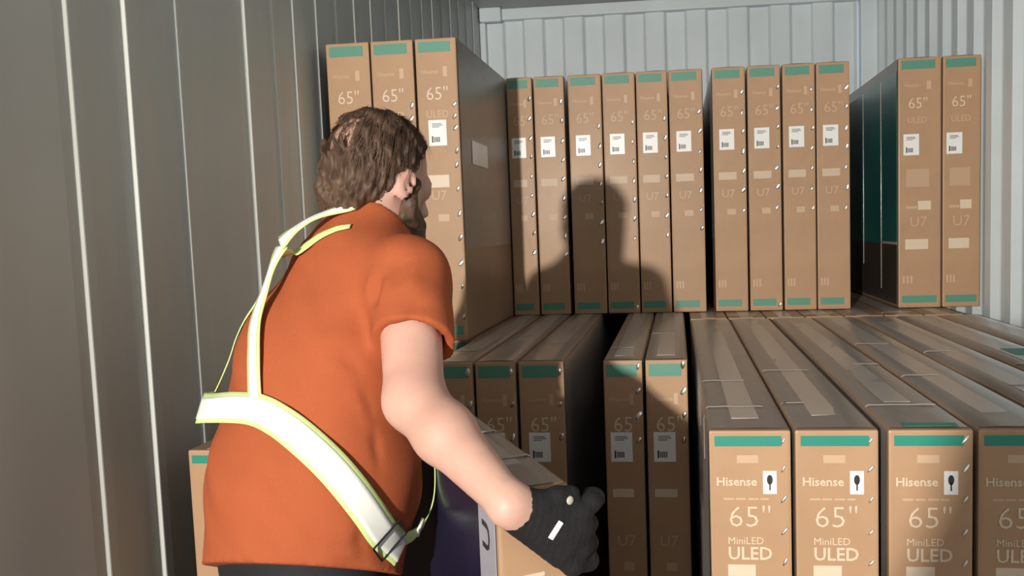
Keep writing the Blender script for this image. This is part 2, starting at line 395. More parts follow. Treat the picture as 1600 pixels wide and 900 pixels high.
# carton being lifted
w = .107
cn = Vector((-.174, 1.093)); e = Vector((.864, .504))
mid_pt = cn - e*w/2
held = carton(mid_pt.x-w/2, mid_pt.x+w/2, mid_pt.y, .012, 1.33, .978, 'held', 'brown carton with a grey-lavender side, gripped and tilted out by the person', None, rot=math.atan2(.504, .864), staples=(), seams=[(.155, .9, 1), (.33, .9, 1)])
side_slab(held, 'lavender_border', M_lav, -w/2-.0014, .006, .085, .02, .972, -1)
side_slab(held, 'dark_picture', M_purple, -w/2-.0014, .086, 1.32, .02, .972, -1)
for s, zt in (('U', .925), ('LED', .835)):
    me, tw, th = text_mesh(s, .01, M_ink.name, M_ink); sc = .036/th
    t = link('side_lettering', me, None, held)
    t.matrix_local = Matrix(((0, 0, -1, -w/2-.0034), (0, 1, 0, .030), (-1, 0, 0, zt), (0, 0, 0, 1))) @ Matrix.Diagonal((sc*1.3, sc, sc, 1))
h = .978
for zz, a, b in ((.120, .33, .62), (.142, .38, .92)): slab(held, 'printed_line', M_printw, -w/2+w*a, -w/2+w*b, h-zz-.006, h-zz)
lettering(held, 'ULED', -w/2+w*.40, h-.195, .026, .014, M_printw, .9)
lettering(held, '65"', -w/2+w*.2, h-.29, .04, -.01, M_printw, .9)
TAB = (-.184, 1.028, .947); DOT = (-.1665, 1.048, .981)
# ------------------------------------------------------------------ signed-distance modelling of bodies
V = lambda *a: np.array(a, dtype=np.float32)
def unit(v): v = np.asarray(v, float); return v/np.linalg.norm(v)
class Grid:
    def __init__(s, lo, hi, h):
        s.lo = np.array(lo, float); s.h = h
        s.n = np.ceil((np.array(hi)-lo)/h).astype(int)+1
        s.ax = [(s.lo[i]+h*np.arange(s.n[i])).astype(np.float32) for i in range(3)]
        s.d = np.full(s.n, 1.0, np.float32)
    def sub(s, lo, hi):
        sl = []
        for i in range(3):
            a = int(max(0, math.floor((lo[i]-s.lo[i])/s.h))); b = int(min(s.n[i], math.ceil((hi[i]-s.lo[i])/s.h)+1))
            if b <= a: return None, None
            sl.append(slice(a, b))
        sl = tuple(sl)
        return sl, (s.ax[0][sl[0]][:, None, None], s.ax[1][sl[1]][None, :, None], s.ax[2][sl[2]][None, None, :])
    def op(s, fn, lo, hi, k=0, mode='u', m=.06):
        sl, X = s.sub(np.array(lo)-m, np.array(hi)+m)
        if sl is None: return
        e = fn(*X); d = s.d[sl]
        if mode == 'u':
            if k: hh = np.maximum(k-np.abs(d-e), 0)/k; s.d[sl] = np.minimum(d, e)-hh*hh*k*.25
            else: s.d[sl] = np.minimum(d, e)
        elif mode == 's':
            e = -e
            if k: hh = np.maximum(k-np.abs(d-e), 0)/k; s.d[sl] = np.maximum(d, e)+hh*hh*k*.25
            else: s.d[sl] = np.maximum(d, e)
    def cone(s, a, b, ra, rb, k=.02, mode='u'):
        a = np.array(a, float); b = np.array(b, float); ab = b-a; L2 = ab@ab
        def fn(x, y, z):
            px, py, pz = x-a[0], y-a[1], z-a[2]
            t = np.clip((px*ab[0]+py*ab[1]+pz*ab[2])/L2, 0, 1)
            return np.sqrt((px-t*ab[0])**2+(py-t*ab[1])**2+(pz-t*ab[2])**2)-(ra+(rb-ra)*t)
        R = max(ra, rb); s.op(fn, np.minimum(a, b)-R, np.maximum(a, b)+R, k, mode)
    def slabcap(s, a, b, lat, ra, rb, k=.03, mode='u'):
        """elliptic capsule: ra/rb = (half width along lat, half depth)"""
        a = np.array(a, float); b = np.array(b, float); ab = b-a; L2 = ab@ab; ax = unit(ab)
        lt = unit(np.array(lat)-ax*(np.array(lat)@ax)); fr = np.cross(ax, lt)
        def fn(x, y, z):
            px, py, pz = x-a[0], y-a[1], z-a[2]
            t = np.clip((px*ab[0]+py*ab[1]+pz*ab[2])/L2, 0, 1)
            qx, qy, qz = px-t*ab[0], py-t*ab[1], pz-t*ab[2]
            A = ra[0]+(rb[0]-ra[0])*t; B = ra[1]+(rb[1]-ra[1])*t
            uu = qx*lt[0]+qy*lt[1]+qz*lt[2]; vv = qx*fr[0]+qy*fr[1]+qz*fr[2]; ww = qx*ax[0]+qy*ax[1]+qz*ax[2]
            k0 = np.sqrt((uu/A)**2+(vv/B)**2+(ww/B)**2); k1 = np.sqrt((uu/A**2)**2+(vv/B**2)**2+(ww/B**2)**2)+1e-6
            return k0*(k0-1)/k1
        R = max(ra[0], rb[0]); s.op(fn, np.minimum(a, b)-R, np.maximum(a, b)+R, k, mode)
    def ell(s, c, axes, rad, k=.01, mode='u'):
        c = np.array(c, float); A = [unit(q) for q in axes]; rad = np.array(rad, float)
        def fn(x, y, z):
            px, py, pz = x-c[0], y-c[1], z-c[2]
            q = [px*a[0]+py*a[1]+pz*a[2] for a in A]
            k0 = np.sqrt(sum((q[i]/rad[i])**2 for i in range(3))); k1 = np.sqrt(sum((q[i]/rad[i]**2)**2 for i in range(3)))+1e-6
            return k0*(k0-1)/k1
        R = rad.max(); s.op(fn, c-R, c+R, k, mode)
    def cut(s, p, n):      # keep the side where (x-p).n < 0
        p = np.array(p, float); n = unit(n)
        x, y, z = s.ax[0][:, None, None], s.ax[1][None, :, None], s.ax[2][None, None, :]
        s.d = np.maximum(s.d, (x-p[0])*n[0]+(y-p[1])*n[1]+(z-p[2])*n[2])
    def XYZ(s): return s.ax[0][:, None, None], s.ax[1][None, :, None], s.ax[2][None, None, :]
    def mesh(s, name):
        d = s.d; n = s.n; neg = d < 0
        c = lambda i, j, k: neg[i:n[0]-1+i, j:n[1]-1+j, k:n[2]-1+k]
        cnt = sum(c(i, j, k).astype(np.int8) for i in (0, 1) for j in (0, 1) for k in (0, 1))
        I = np.argwhere((cnt > 0) & (cnt < 8)); ids = np.full(n-1, -1, np.int32); ids[I[:, 0], I[:, 1], I[:, 2]] = np.arange(len(I))
        acc = np.zeros((len(I), 3)); w = np.zeros(len(I))
        corners = [(i, j, k) for i in (0, 1) for j in (0, 1) for k in (0, 1)]
        val = {q: d[I[:, 0]+q[0], I[:, 1]+q[1], I[:, 2]+q[2]] for q in corners}
        for q in corners:
            for a in range(3):
                if q[a] == 0:
                    p = list(q); p[a] = 1; p = tuple(p)
                    va, vb = val[q], val[p]; m = (va < 0) != (vb < 0)
                    t = va/(va-vb+1e-12); pt = np.tile(np.array(q, float), (len(I), 1)); pt[:, a] = t
                    acc[m] += pt[m]; w[m] += 1
        co = (I+acc/w[:, None])*s.h+s.lo
        F = []
        for a in range(3):
            b, cc = (a+1) % 3, (a+2) % 3
            sh = [slice(None)]*3; sh2 = [slice(None)]*3; sh[a] = slice(0, n[a]-1); sh2[a] = slice(1, n[a])
            s0 = neg[tuple(sh)]; s1 = neg[tuple(sh2)]
            E = np.argwhere(s0 != s1); E = E[(E[:, b] > 0) & (E[:, cc] > 0) & (E[:, b] < n[b]-1) & (E[:, cc] < n[cc]-1)]
            def g(db, dc):
                q = E.copy(); q[:, b] -= db; q[:, cc] -= dc; return ids[q[:, 0], q[:, 1], q[:, 2]]
            quad = np.stack([g(0, 0), g(1, 0), g(1, 1), g(0, 1)], 1)
            fl = s0[E[:, 0], E[:, 1], E[:, 2]]
            quad[~fl] = quad[~fl][:, ::-1]
            F.append(quad)
        F = np.concatenate(F); F = F[(F >= 0).all(1)][:, ::-1]
        a_, b_, c_, d_ = co[F[:, 0]], co[F[:, 1]], co[F[:, 2]], co[F[:, 3]]
        if (np.cross(c_-a_, d_-b_)*(a_+c_-2*co.mean(0))).sum() < 0: F = F[:, ::-1]
        F = np.ascontiguousarray(F)
        me = bpy.data.meshes.new(name)
        me.vertices.add(len(co)); me.vertices.foreach_set('co', co.astype(np.float32).ravel())
        me.loops.add(len(F)*4); me.loops.foreach_set('vertex_index', F.astype(np.int32).ravel())
        me.polygons.add(len(F)); me.polygons.foreach_set('loop_start', np.arange(0, len(F)*4, 4, dtype=np.int32))
        me.polygons.foreach_set('use_smooth', np.ones(len(F), bool))
        me.update(calc_edges=True); me.validate()
        return me

# ------------------------------------------------------------------ the person
person = bpy.data.objects.new('person', None); COL.objects.link(person); person.location = (-.66, 1.3, 0)
tag(person, 'bearded person in orange t-shirt and lime reflective harness, bending to grip a carton', 'person')
PO = Vector(person.location)
def part(name, me, m, parent=None):
    o = link(name, me, m, parent or person)
    if parent is None: me.transform(Matrix.Translation(-PO))
    return o
FACE = R_(50)
fwd = V(math.cos(FACE), math.sin(FACE), 0); rgt = V(math.sin(FACE), -math.cos(FACE), 0); up = V(0, 0, 1)
hip = V(-.685, 1.30, .80); waist = V(-.672, 1.325, .93); chest = V(-.642, 1.375, 1.12); uch = V(-.603, 1.415, 1.255); nbase = V(-.588, 1.448, 1.362)
HC = V(-.570, 1.476, 1.462)
shR = V(-.470, 1.315, 1.275); shL = V(-.705, 1.535, 1.252)
slR = V(-.440, 1.24, 1.185); elR = V(-.418, 1.165, 1.095); wrR = V(-.244, 1.020, .985)
elL = V(-.775, 1.66, 1.07); wrL = V(-.735, 1.775, 1.00)
# head frame
az = R_(60); hf0 = V(math.cos(az), math.sin(az), 0); hr = V(math.sin(az), -math.cos(az), 0)
tilt = R_(22); hf = hf0*math.cos(tilt)-up*math.sin(tilt); hu = hf0*math.sin(tilt)+up*math.cos(tilt)
H = lambda a, b, c: HC+hr*a+hf*b+hu*c      # right, front, up
HA = (hr, hf, hu)
def shape_head(g):
    g.ell(H(0, -.012, .022), HA, (.077, .098, .088), 0)
    g.ell(H(0, .030, -.055), HA, (.058, .062, .062), .03)
    g.ell(H(0, .085, .005), HA, (.050, .02, .03), .02)
    g.cone(H(0, .098, .002), H(0, .118, -.030), .008, .013, .012)
    for s in (-1, 1):
        g.ell(H(.083*s, -.004, -.024), (unit(hr*.9-hf*.45*s), unit(hf*.9+hr*.45*s), hu), (.008, .019, .032), .006)
        g.ell(H(.090*s, .000, -.024), (unit(hr*.9-hf*.45*s), unit(hf*.9+hr*.45*s), hu), (.005, .010, .020), .004, 's')
        g.ell(H(.034*s, .098, .008), HA, (.017, .012, .011), .008, 's')
    g.ell(H(0, .100, -.058), HA, (.022, .008, .004), .004, 's')
    g.cone(nbase-fwd*.005, HC-hu*.05-hf*.02, .064, .060, .03)
def hand(g, wr, palm, across, normal, L=1.0, fingers=(), thumb=None, fat=0.0):
    """palm slab from wrist; fingers = list of joint chains"""
    g.slabcap(wr, palm, across, (.028+fat, .021+fat), (.043+fat, .018+fat), .02)
    for ch in fingers:
        for (a, b, ra, rb) in zip(ch['p'], ch['p'][1:], ch['r'], ch['r'][1:]): g.cone(a, b, ra+fat, rb+fat, .007)
cn3 = V(-.174, 1.093, .99); ee = V(.864, .504, 0); nn = V(-.504, .864, 0); zz = V(0, 0, 1)
B = lambda t, o, z: cn3-ee*t-nn*o+zz*(z-.99)      # t: in from right edge, o: out of the near end face, z: height
def right_hand_parts(fat):
    wrist = wrR
    kn = [B(-.004, .030, .957), B(-.006, .031, .933), B(-.002, .031, .908), B(.010, .029, .885)]
    fing = []
    # index straightens past the corner; the others bend round the right edge of the carton
    fing.append(dict(p=[kn[0], B(-.022, .026, .966), B(-.034, .014, .967), B(-.037, -.006, .965)], r=[.0125, .0110, .0104, .0092]))
    for q, dz, ln in ((1, -.004, 1.0), (2, -.010, .95), (3, -.016, .8)):
        z0 = kn[q][2]; fing.append(dict(p=[kn[q], B(-.022, .012, z0+dz*.5), B(-.0255, -.026*ln, z0+dz), B(-.020, -.055*ln, z0+dz*1.4)], r=[.0125, .0112, .0102, .0088]))
    for q in range(4): fing.append(dict(p=[wrist+(kn[q]-wrist)*.35, kn[q]], r=[.015, .0132]))
    # thumb leaves the side of the palm and lies along the top edge
    th = dict(p=[wrist+(kn[0]-wrist)*.25, B(.056, .030, .978), B(.030, .030, .984), B(.008, .027, .983)], r=[.017, .0140, .0115, .010])
    return wrist, B(.012, .030, .925), fing+[th]
g = Grid((-1.02, .85, -.01), (-.05, 1.98, 1.60), .0068)
# torso
g.slabcap(hip, waist, rgt, (.160, .112), (.148, .102), .0)
g.slabcap(waist, chest, rgt, (.148, .102), (.160, .108), .04)
g.slabcap(chest, uch, rgt, (.160, .108), (.150, .092), .04)
g.cone(uch, nbase, .075, .062, .05)
g.cone(uch+up*.01, shR, .065, .060, .04); g.cone(uch+up*.01, shL, .065, .060, .04)
# arms
g.cone(shR, elR, .053, .045, .03); g.cone(elR, elR+(wrR-elR)*.35, .045, .0435, .02); g.cone(elR+(wrR-elR)*.35, wrR, .0435, .0265, .02)
g.cone(shL, elL, .054, .045, .03); g.cone(elL, elL+(wrL-elL)*.35, .045, .044, .02); g.cone(elL+(wrL-elL)*.35, wrL, .044, .026, .02)
# legs
hr_, hl_ = hip+rgt*.085-up*.03, hip-rgt*.085-up*.03
knR, knL = V(-.575, 1.26, .43), V(-.70, 1.44, .43)
anR, anL = V(-.640, 1.16, .09), V(-.775, 1.365, .09)
for a, b, c in ((hr_, knR, anR), (hl_, knL, anL)):
    g.cone(a, b, .085, .056, .04); g.cone(b, b+(c-b)*.35, .055, .056, .02); g.cone(b+(c-b)*.35, c, .056, .038, .02)
    g.cone(c-up*.035-fwd*.03, c-up*.05+fwd*.13, .036, .030, .02)
shape_head(g)
wr_, pl_, fg_ = right_hand_parts(0)
hand(g, wr_, pl_, zz, nn, fingers=fg_)
# left hand on the far top edge of the carton
TL = V(-.266, 1.039, .99)
BL = lambda s, o, z: TL+nn*s-ee*o+zz*(z-.99)
kl = [BL(.86, .010, 1.010), BL(.885, .012, 1.012), BL(.908, .014, 1.010), BL(.930, .016, 1.006)]
fl_ = [dict(p=[wrL+(q-wrL)*.35, q], r=[.014, .012]) for q in kl]
fl_ += [dict(p=[q, q+ee*.040+zz*.004, q+ee*.062], r=[.012, .0105, .0085]) for q in kl]
fl_ += [dict(p=[wrL, BL(.80, .022, .985), BL(.79, .018, .955)], r=[.016, .013, .010])]
hand(g, wrL, (kl[1]+kl[2])/2-ee*.01, nn, zz, fingers=fl_)
body = part('body', g.mesh('body'), M_skin)

# gloves
def glove(parts, wr, across, lo, hi, cut_p, cut_n):
    gg = Grid(lo, hi, .0032)
    w0, pl, fg = parts
    hand(gg, w0, pl, across, nn, fingers=fg, fat=.0028)
    gg.cut(cut_p, cut_n)
    X, Y, Z = gg.XYZ(); gg.d = gg.d+(.0006*np.sin(X*420+Z*160)*np.sin(Y*430-Z*330)).astype(np.float32)
    return gg.mesh('glove')
gr = part('work_glove', glove((wr_, pl_, fg_), wrR, zz, (-.30, .95, .84), (-.06, 1.22, 1.05), wrR+(pl_-wrR)*.10, wrR-pl_), M_glove)
gl = part('work_glove', glove((wrL, (kl[1]+kl[2])/2-ee*.01, fl_), wrL, nn, (-.85, 1.66, .90), (-.58, 1.93, 1.07), wrL, elL-wrL), M_glove)
bm = box_bm(-.0155, .0155, -.0045, .0045, -.002, .002, .0015, 1)
def place_on(o, p, xdir, ndir):
    x = Vector(xdir).normalized(); n = Vector(ndir).normalized(); x = (x-n*x.dot(n)).normalized(); y = n.cross(x)
    o.matrix_local = Matrix.Translation(Vector(p)-(PO if o.parent is person else PO)) @ Matrix((x, y, n)).transposed().to_4x4()

# t-shirt
g = Grid((-.95, 1.02, .70), (-.33, 1.70, 1.46), .0055)
hemc = V(-.690, 1.285, .771)
g.slabcap(hemc-up*.08, waist+V(.012, 0, 0), rgt, (.196, .158), (.200, .160), 0)
g.slabcap(waist+V(.012, 0, 0), chest, rgt, (.200, .160), (.188, .146), .05)
g.slabcap(chest, uch, rgt, (.188, .146), (.165, .112), .05)
g.cone(uch, nbase+up*.03, .092, .068, .06)
g.cone(uch+up*.012, shR, .070, .070, .05); g.cone(uch+up*.012, shL, .070, .070, .05)
axR = unit(slR-shR); slEnd = slR+axR*.012
g2 = Grid((-.95, 1.02, .70), (-.33, 1.70, 1.46), .0055)
g2.cone(shR, slEnd+axR*.05, .069, .063, .03)
g2.cone(slEnd-axR*.028, slEnd+axR*.10, .044, .058, 0, 's')
g2.cut(slEnd, axR+V(-.22, -.1, 0))
hh_ = np.maximum(.022-np.abs(g.d-g2.d), 0)/.022; g.d = (np.minimum(g.d, g2.d)-hh_*hh_*.022*.25).astype(np.float32)
axL = unit(elL-shL); g.cone(shL, shL+axL*.16, .069, .066, .03)
X, Y, Z = g.XYZ()
# folds: sleeve creases, drag lines from the armpit to the waist, soft flank ripples
def fold(a, b, r, amp):
    a = np.array(a, float); b = np.array(b, float); ab = b-a
    px, py, pz = X-a[0], Y-a[1], Z-a[2]
    t = np.clip((px*ab[0]+py*ab[1]+pz*ab[2])/(ab@ab), 0, 1)
    dd = (px-t*ab[0])**2+(py-t*ab[1])**2+(pz-t*ab[2])**2
    g.d = (g.d-amp*np.exp(-dd/(r*r))*np.sin(np.pi*(.12+.88*t))).astype(np.float32)
FOLDS = [((-.492, 1.234, 1.278), (-.499, 1.224, 1.232), .011, -.013), ((-.478, 1.232, 1.285), (-.482, 1.215, 1.235), .014, .007), ((-.512, 1.245, 1.29), (-.515, 1.235, 1.24), .016, .005),
  ((-.436, 1.257, 1.313), (-.484, 1.238, 1.29), .014, -.005), ((-.420, 1.23, 1.29), (-.470, 1.21, 1.25), .016, .005), ((-.395, 1.22, 1.25), (-.45, 1.20, 1.215), .015, -.004),
  ((-.545, 1.211, 1.154), (-.511, 1.252, 1.093), .011, -.005), ((-.563, 1.202, 1.135), (-.529, 1.22, 1.105), .011, -.005), ((-.575, 1.20, 1.155), (-.52, 1.22, 1.09), .012, .004),
  ((-.545, 1.205, 1.075), (-.507, 1.224, 1.057), .010, -.004), ((-.535, 1.206, 1.103), (-.50, 1.225, 1.02), .012, .004), ((-.60, 1.20, 1.17), (-.535, 1.235, 1.20), .02, .004),
  ((-.529, 1.220, 1.111), (-.507, 1.220, 1.040), .009, -.004), ((-.507, 1.220, 1.045), (-.500, 1.205, .955), .009, -.004), ((-.52, 1.168, .90), (-.515, 1.18, .80), .009, -.004),
  ((-.54, 1.161, .86), (-.50, 1.215, .826), .012, .005), ((-.55, 1.16, .84), (-.51, 1.19, .80), .012, -.005), ((-.58, 1.16, .90), (-.52, 1.168, .875), .012, .004), ((-.64, 1.36, 1.35), (-.56, 1.32, 1.33), .018, .004)]
for a, b, r, amp in FOLDS: fold(a, b, r, amp)
g.d = (g.d+.0022*np.sin(X*31+Z*19+1.5*np.sin(Y*17))*np.sin(Z*27-Y*23)+.0012*np.sin(Z*70+X*50+2*np.sin(X*30))).astype(np.float32)
# open the sleeve end round the arm, then trim hem and cuffs
def trim(p, n, near, rad):
    p = np.array(p, float); n = unit(n)
    e = (X-p[0])*n[0]+(Y-p[1])*n[1]+(Z-p[2])*n[2]
    q = np.sqrt((X-near[0])**2+(Y-near[1])**2+(Z-near[2])**2)-rad
    g.d = np.maximum(g.d, -np.maximum(-e, q)).astype(np.float32)
trim(shL+axL*.14, axL, shL+axL*.22, .115)
g.cut(V(-.62, 1.155, .836), V(-.03, -.52, -1))
trim(nbase+up*.030, unit(unit(HC-nbase)+V(.12, .25, 0)), nbase+up*.10, .11)
g.cone(nbase+up*.005, nbase+up*.08, .060, .062, 0, 's')
shirt = part('t_shirt', g.mesh('t_shirt'), M_shirt)
shirt_bvh_src = [(v.co+PO)[:] for v in shirt.data.vertices]
BVH = BVHTree.FromPolygons(shirt_bvh_src, [p.vertices[:] for p in shirt.data.polygons])

# trousers and shoes
g = Grid((-.92, 1.02, .05), (-.44, 1.62, .93), .0075)
g.slabcap(hip-up*.02, hip+up*.10, rgt, (.166, .122), (.158, .114), 0)
for a, b, c in ((hr_, knR, anR), (hl_, knL, anL)):
    g.cone(a, b, .098, .072, .04); g.cone(b, c-up*.01, .072, .056, .03)
g.cut(V(0, 0, .86), V(0, 0, 1)); g.cut(V(0, 0, .075), V(0, 0, -1))
part('trousers', g.mesh('trousers'), M_trouser)
for c in (anR, anL):
    g = Grid(c-V(.2, .2, .1), c+V(.24, .24, .06), .006)
    g.cone(c-up*.045-fwd*.035, c-up*.052+fwd*.145, .044, .038, 0); g.cone(c-up*.04, c+up*.03, .046, .044, .03)
    g.cut(V(0, 0, .003), V(0, 0, -1)); g.cut(c+up*.035, V(0, 0, 1))
    part('shoe', g.mesh('shoe'), M_shoe)
# eyes
for s in (-1, 1):
    bm = bmesh.new(); bmesh.ops.create_uvsphere(bm, u_segments=12, v_segments=8, radius=.0115)
    me = bm_mesh(bm, 'eye', True); me.transform(Matrix.Translation(Vector(H(.034*s, .082, .008)))); part('eye', me, M_eye)

# hair, beard
g = Grid(HC-.16, HC+.16, .0036)
g.ell(H(0, -.016, .024), HA, (.089, .107, .094), 0)
g.ell(H(0, -.060, -.050), HA, (.070, .048, .062), .03)
X, Y, Z = g.XYZ()
ca = (X-HC[0])*hr[0]+(Y-HC[1])*hr[1]+(Z-HC[2])*hr[2]; cb = (X-HC[0])*hf[0]+(Y-HC[1])*hf[1]+(Z-HC[2])*hf[2]; cc = (X-HC[0])*hu[0]+(Y-HC[1])*hu[1]+(Z-HC[2])*hu[2]
ang = np.arctan2(ca, -cb)
g.d = (g.d+.0030*np.sin(ang*34+5*np.sin(cc*40))*np.clip((.09-cc)/.06, 0, 1)+.0022*np.sin(ang*61+cc*30)+.002*np.sin(cc*160+ang*9)).astype(np.float32)
hl = np.maximum(cb-(.012+.55*np.clip(cc-.02, 0, .1)), -(cc+.100+.25*np.clip(-cb, 0, .1)-.55*np.clip(ca-.005, 0, .08)-.008*np.sin(ang*9)))       # hairline: sides, nape
ear = np.sqrt((np.abs(ca)-.085)**2+(cb+.002)**2*1.2+(cc+.024)**2*.55)-.026
g.d = np.maximum(np.maximum(g.d, hl), -ear).astype(np.float32)
bald = unit(V(-.42, -.59, .69))
bc = HC+bald*.110
bd = np.sqrt((X-bc[0])**2+(Y-bc[1])**2+(Z-bc[2])**2)-.045+.010*np.sin(ang*15)+.004*np.sin(ang*37)
g.d = np.maximum(g.d, -bd).astype(np.float32)
hair_me = g.mesh('hair')
# loose strands lying over the scalp and the thin crown, joined into the hair
rs = np.random.RandomState(3)
vs, fs = [], []
def strand(p0, nrm, dirv, ln, wd, lift):
    n = 5; p = np.array(p0, float); dv = unit(dirv); base = len(vs)
    for i in range(n+1):
        t = i/n; side = unit(np.cross(nrm, dv)); wdt = wd*(1-.75*t)
        vs.append(p-side*wdt); vs.append(p+side*wdt)
        c = p-H(0, -.016, .02); nrm = unit(c)
        dv = unit(dv-nrm*(dv@nrm)*.9+nrm*lift+np.array([0, 0, -.10]))
        p = p+dv*ln/n
    for i in range(n):
        a = base+2*i; fs.append((a, a+1, a+3, a+2))
for i in range(3600):
    th = rs.uniform(-2.5, 2.5); ph = rs.uniform(-.7, 1.45)
    dl = hr*math.sin(th)*math.cos(ph)-hf*math.cos(th)*math.cos(ph)+hu*math.sin(ph)
    rr_ = 1/math.sqrt((dl@hr/.090)**2+(dl@hf/.108)**2+(dl@hu/.095)**2)
    p = H(0, -.016, .024)+dl*(rr_-.002); q = p-HC
    b_, c_, a_ = q@hf, q@hu, q@hr
    if b_ > .005+.5*max(c_-.02, 0) or (abs(a_) > .06 and abs(b_) < .03 and -.06 < c_ < .012): continue
    isb = np.linalg.norm(p-bc) < .052
    if isb and rs.rand() < .55: continue
    if c_ < -.055-.15*max(-b_, 0)+.5*max(a_, 0) and rs.rand() < .8: continue
    away = unit(dl-hu*.9-hf*.2)
    dv = away-dl*(away@dl)+rs.normal(0, .22, 3)-hu*.35
    strand(p-(dl*.010 if isb else 0), dl, dv, rs.uniform(.022, .055), rs.uniform(.0004, .0009), rs.uniform(.02, .22))
n0 = len(hair_me.vertices)
def joined(me, vs, fs, name):
    bm = bmesh.new(); bm.from_mesh(me)
    vv = [bm.verts.new(v) for v in vs]
    for q in fs: bm.faces.new([vv[k] for k in q])
    out = bm_mesh(bm, name, True); return out
hair = part('hair', joined(hair_me, vs, fs, 'hair'), M_hair); hair['kind'] = 'stuff'
g = Grid(HC-.17, HC+.17, .0042)
g.ell(H(0, .044, -.080), HA, (.072, .072, .056), 0); g.ell(H(0, .070, -.115), HA, (.054, .044, .050), .03)
for s in (-1, 1): g.cone(H(.072*s, .022, -.010), H(.062*s, .030, -.070), .012, .022, .015)
X, Y, Z = g.XYZ()
cb = (X-HC[0])*hf[0]+(Y-HC[1])*hf[1]+(Z-HC[2])*hf[2]; cc = (X-HC[0])*hu[0]+(Y-HC[1])*hu[1]+(Z-HC[2])*hu[2]; ca = (X-HC[0])*hr[0]+(Y-HC[1])*hr[1]+(Z-HC[2])*hr[2]
g.d = (g.d+.003*np.sin(ca*170+cc*60)*np.sin(cb*150+cc*40)+.0015*np.sin(cc*190+ca*90)).astype(np.float32)
mouth = np.sqrt(ca**2/1.8+(cb-.10)**2+(cc+.056)**2*6)-.022
g.d = np.maximum(np.maximum(g.d, -mouth), -(cb-(.010))).astype(np.float32)
g.d = np.maximum(g.d, (cc+.035)-np.clip(np.abs(ca)-.058, 0, .02)*6).astype(np.float32)
bmesh_beard = g.mesh('beard')
vs, fs = [], []
for i in range(420):
    v = bmesh_beard.vertices[rs.randint(len(bmesh_beard.vertices))]; nr = np.array(v.normal)
    strand(np.array(v.co)-nr*.002, nr if np.linalg.norm(nr) > .1 else hf, -hu*.8+hf*.3+rs.normal(0, .3, 3), rs.uniform(.012, .028), .0008, .1)
beard = part('beard', joined(bmesh_beard, vs, fs, 'beard'), M_hair); beard['kind'] = 'stuff'

# ------------------------------------------------------------------ harness, seams of the glove
def catmull(pts, n=8):
    P = [np.array(q, float) for q in pts]; P = [2*P[0]-P[1]]+P+[2*P[-1]-P[-2]]; out = []
    for i in range(1, len(P)-2):
        for k in range(n):
            t = k/n
            out.append(.5*((2*P[i])+(-P[i-1]+P[i+1])*t+(2*P[i-1]-5*P[i]+4*P[i+1]-P[i+2])*t*t+(-P[i-1]+3*P[i]-3*P[i+1]+P[i+2])*t**3))
    out.append(P[-2]); return out
def ribbon(pts, width, off, th, name, m, parent=None, taper=None, twist=None, keep=.9):
    S_ = catmull(pts); loc = []; nr = []
    for q in S_:
        l, n, i, d = BVH.find_nearest(Vector(q)); n = Vector(n)
        sd = (Vector(q)-l).dot(n)
        loc.append(l+n*(max(sd*keep, 0)+off)); nr.append(n)
    for _ in range(6):
        nr = [nr[0]]+[(nr[i-1]+nr[i]*2+nr[i+1]).normalized() for i in range(1, len(nr)-1)]+[nr[-1]]
        loc = [loc[0]]+[(loc[i-1]+loc[i]*2+loc[i+1])/4 for i in range(1, len(loc)-1)]+[loc[-1]]
    bm = bmesh.new(); rows = []; N_ = len(loc)
    for i in range(N_):
        t = (loc[min(i+1, N_-1)]-loc[max(i-1, 0)]).normalized(); n = (nr[i]-t*nr[i].dot(t)).normalized()
        fr_ = i/(N_-1)
        if twist: n = Matrix.Rotation(twist(fr_), 3, t) @ n
        sd = n.cross(t).normalized(); w_ = width/2*(taper(fr_) if taper else 1)
        c = loc[i]
        def outp(p): 
            return p
        row = []
        for a, b_ in ((-1, 0), (-.6, 0), (0, 0), (.6, 0), (1, 0), (1, 1), (0, 1), (-1, 1)):
            q = c+sd*(a*w_)
            if not twist:      # keep the webbing lying on the cloth across its width
                l, nn_, ii, dd = BVH.find_nearest(q)
                h_ = (q-l).dot(nn_)
                if h_ < off: q = q+n*(off-h_)
            row.append(bm.verts.new(q-n*(th*b_)))
        rows.append(row)
    for a, b_ in zip(rows, rows[1:]):
        for k in range(8): bm.faces.new((a[k], a[(k+1) % 8], b_[(k+1) % 8], b_[k]))
    bm.faces.new(rows[0]); bm.faces.new(rows[-1][::-1])
    bmesh.ops.recalc_face_normals(bm, faces=bm.faces[:])
    me = bm_mesh(bm, name, True)
    if parent is None: return part(name, me, m)
    o = link(name, me, m, parent); me.transform(Matrix.Translation(-PO)); return o
belt_pts = [(-.815, 1.42, 1.035), (-.846, 1.345, 1.050), (-.838, 1.275, 1.060), (-.795, 1.240, 1.068), (-.748, 1.222, 1.073), (-.698, 1.203, 1.074), (-.657, 1.186, 1.066), (-.613, 1.170, 1.043), (-.563, 1.159, 1.004), (-.530, 1.160, .964), (-.507, 1.175, .917), (-.496, 1.200, .874), (-.489, 1.234, .838), (-.487, 1.248, .822)]
belt = ribbon(belt_pts, .052, .006, .002, 'harness_belt', M_lime)
ribbon(belt_pts, .038, .0075, .001, 'reflective_tape', M_silver, belt)
sp_pts = [(-.699, 1.212, 1.085), (-.701, 1.218, 1.133), (-.706, 1.232, 1.173), (-.714, 1.256, 1.212), (-.709, 1.285, 1.262), (-.700, 1.300, 1.303), (-.690, 1.315, 1.332)]
spine = ribbon(sp_pts, .033, .005, .002, 'harness_back_strap', M_lime, taper=lambda t: 1-.35*math.exp(-((t-.72)/.14)**2)+.25*max(0, t-.85)/.15, keep=1)
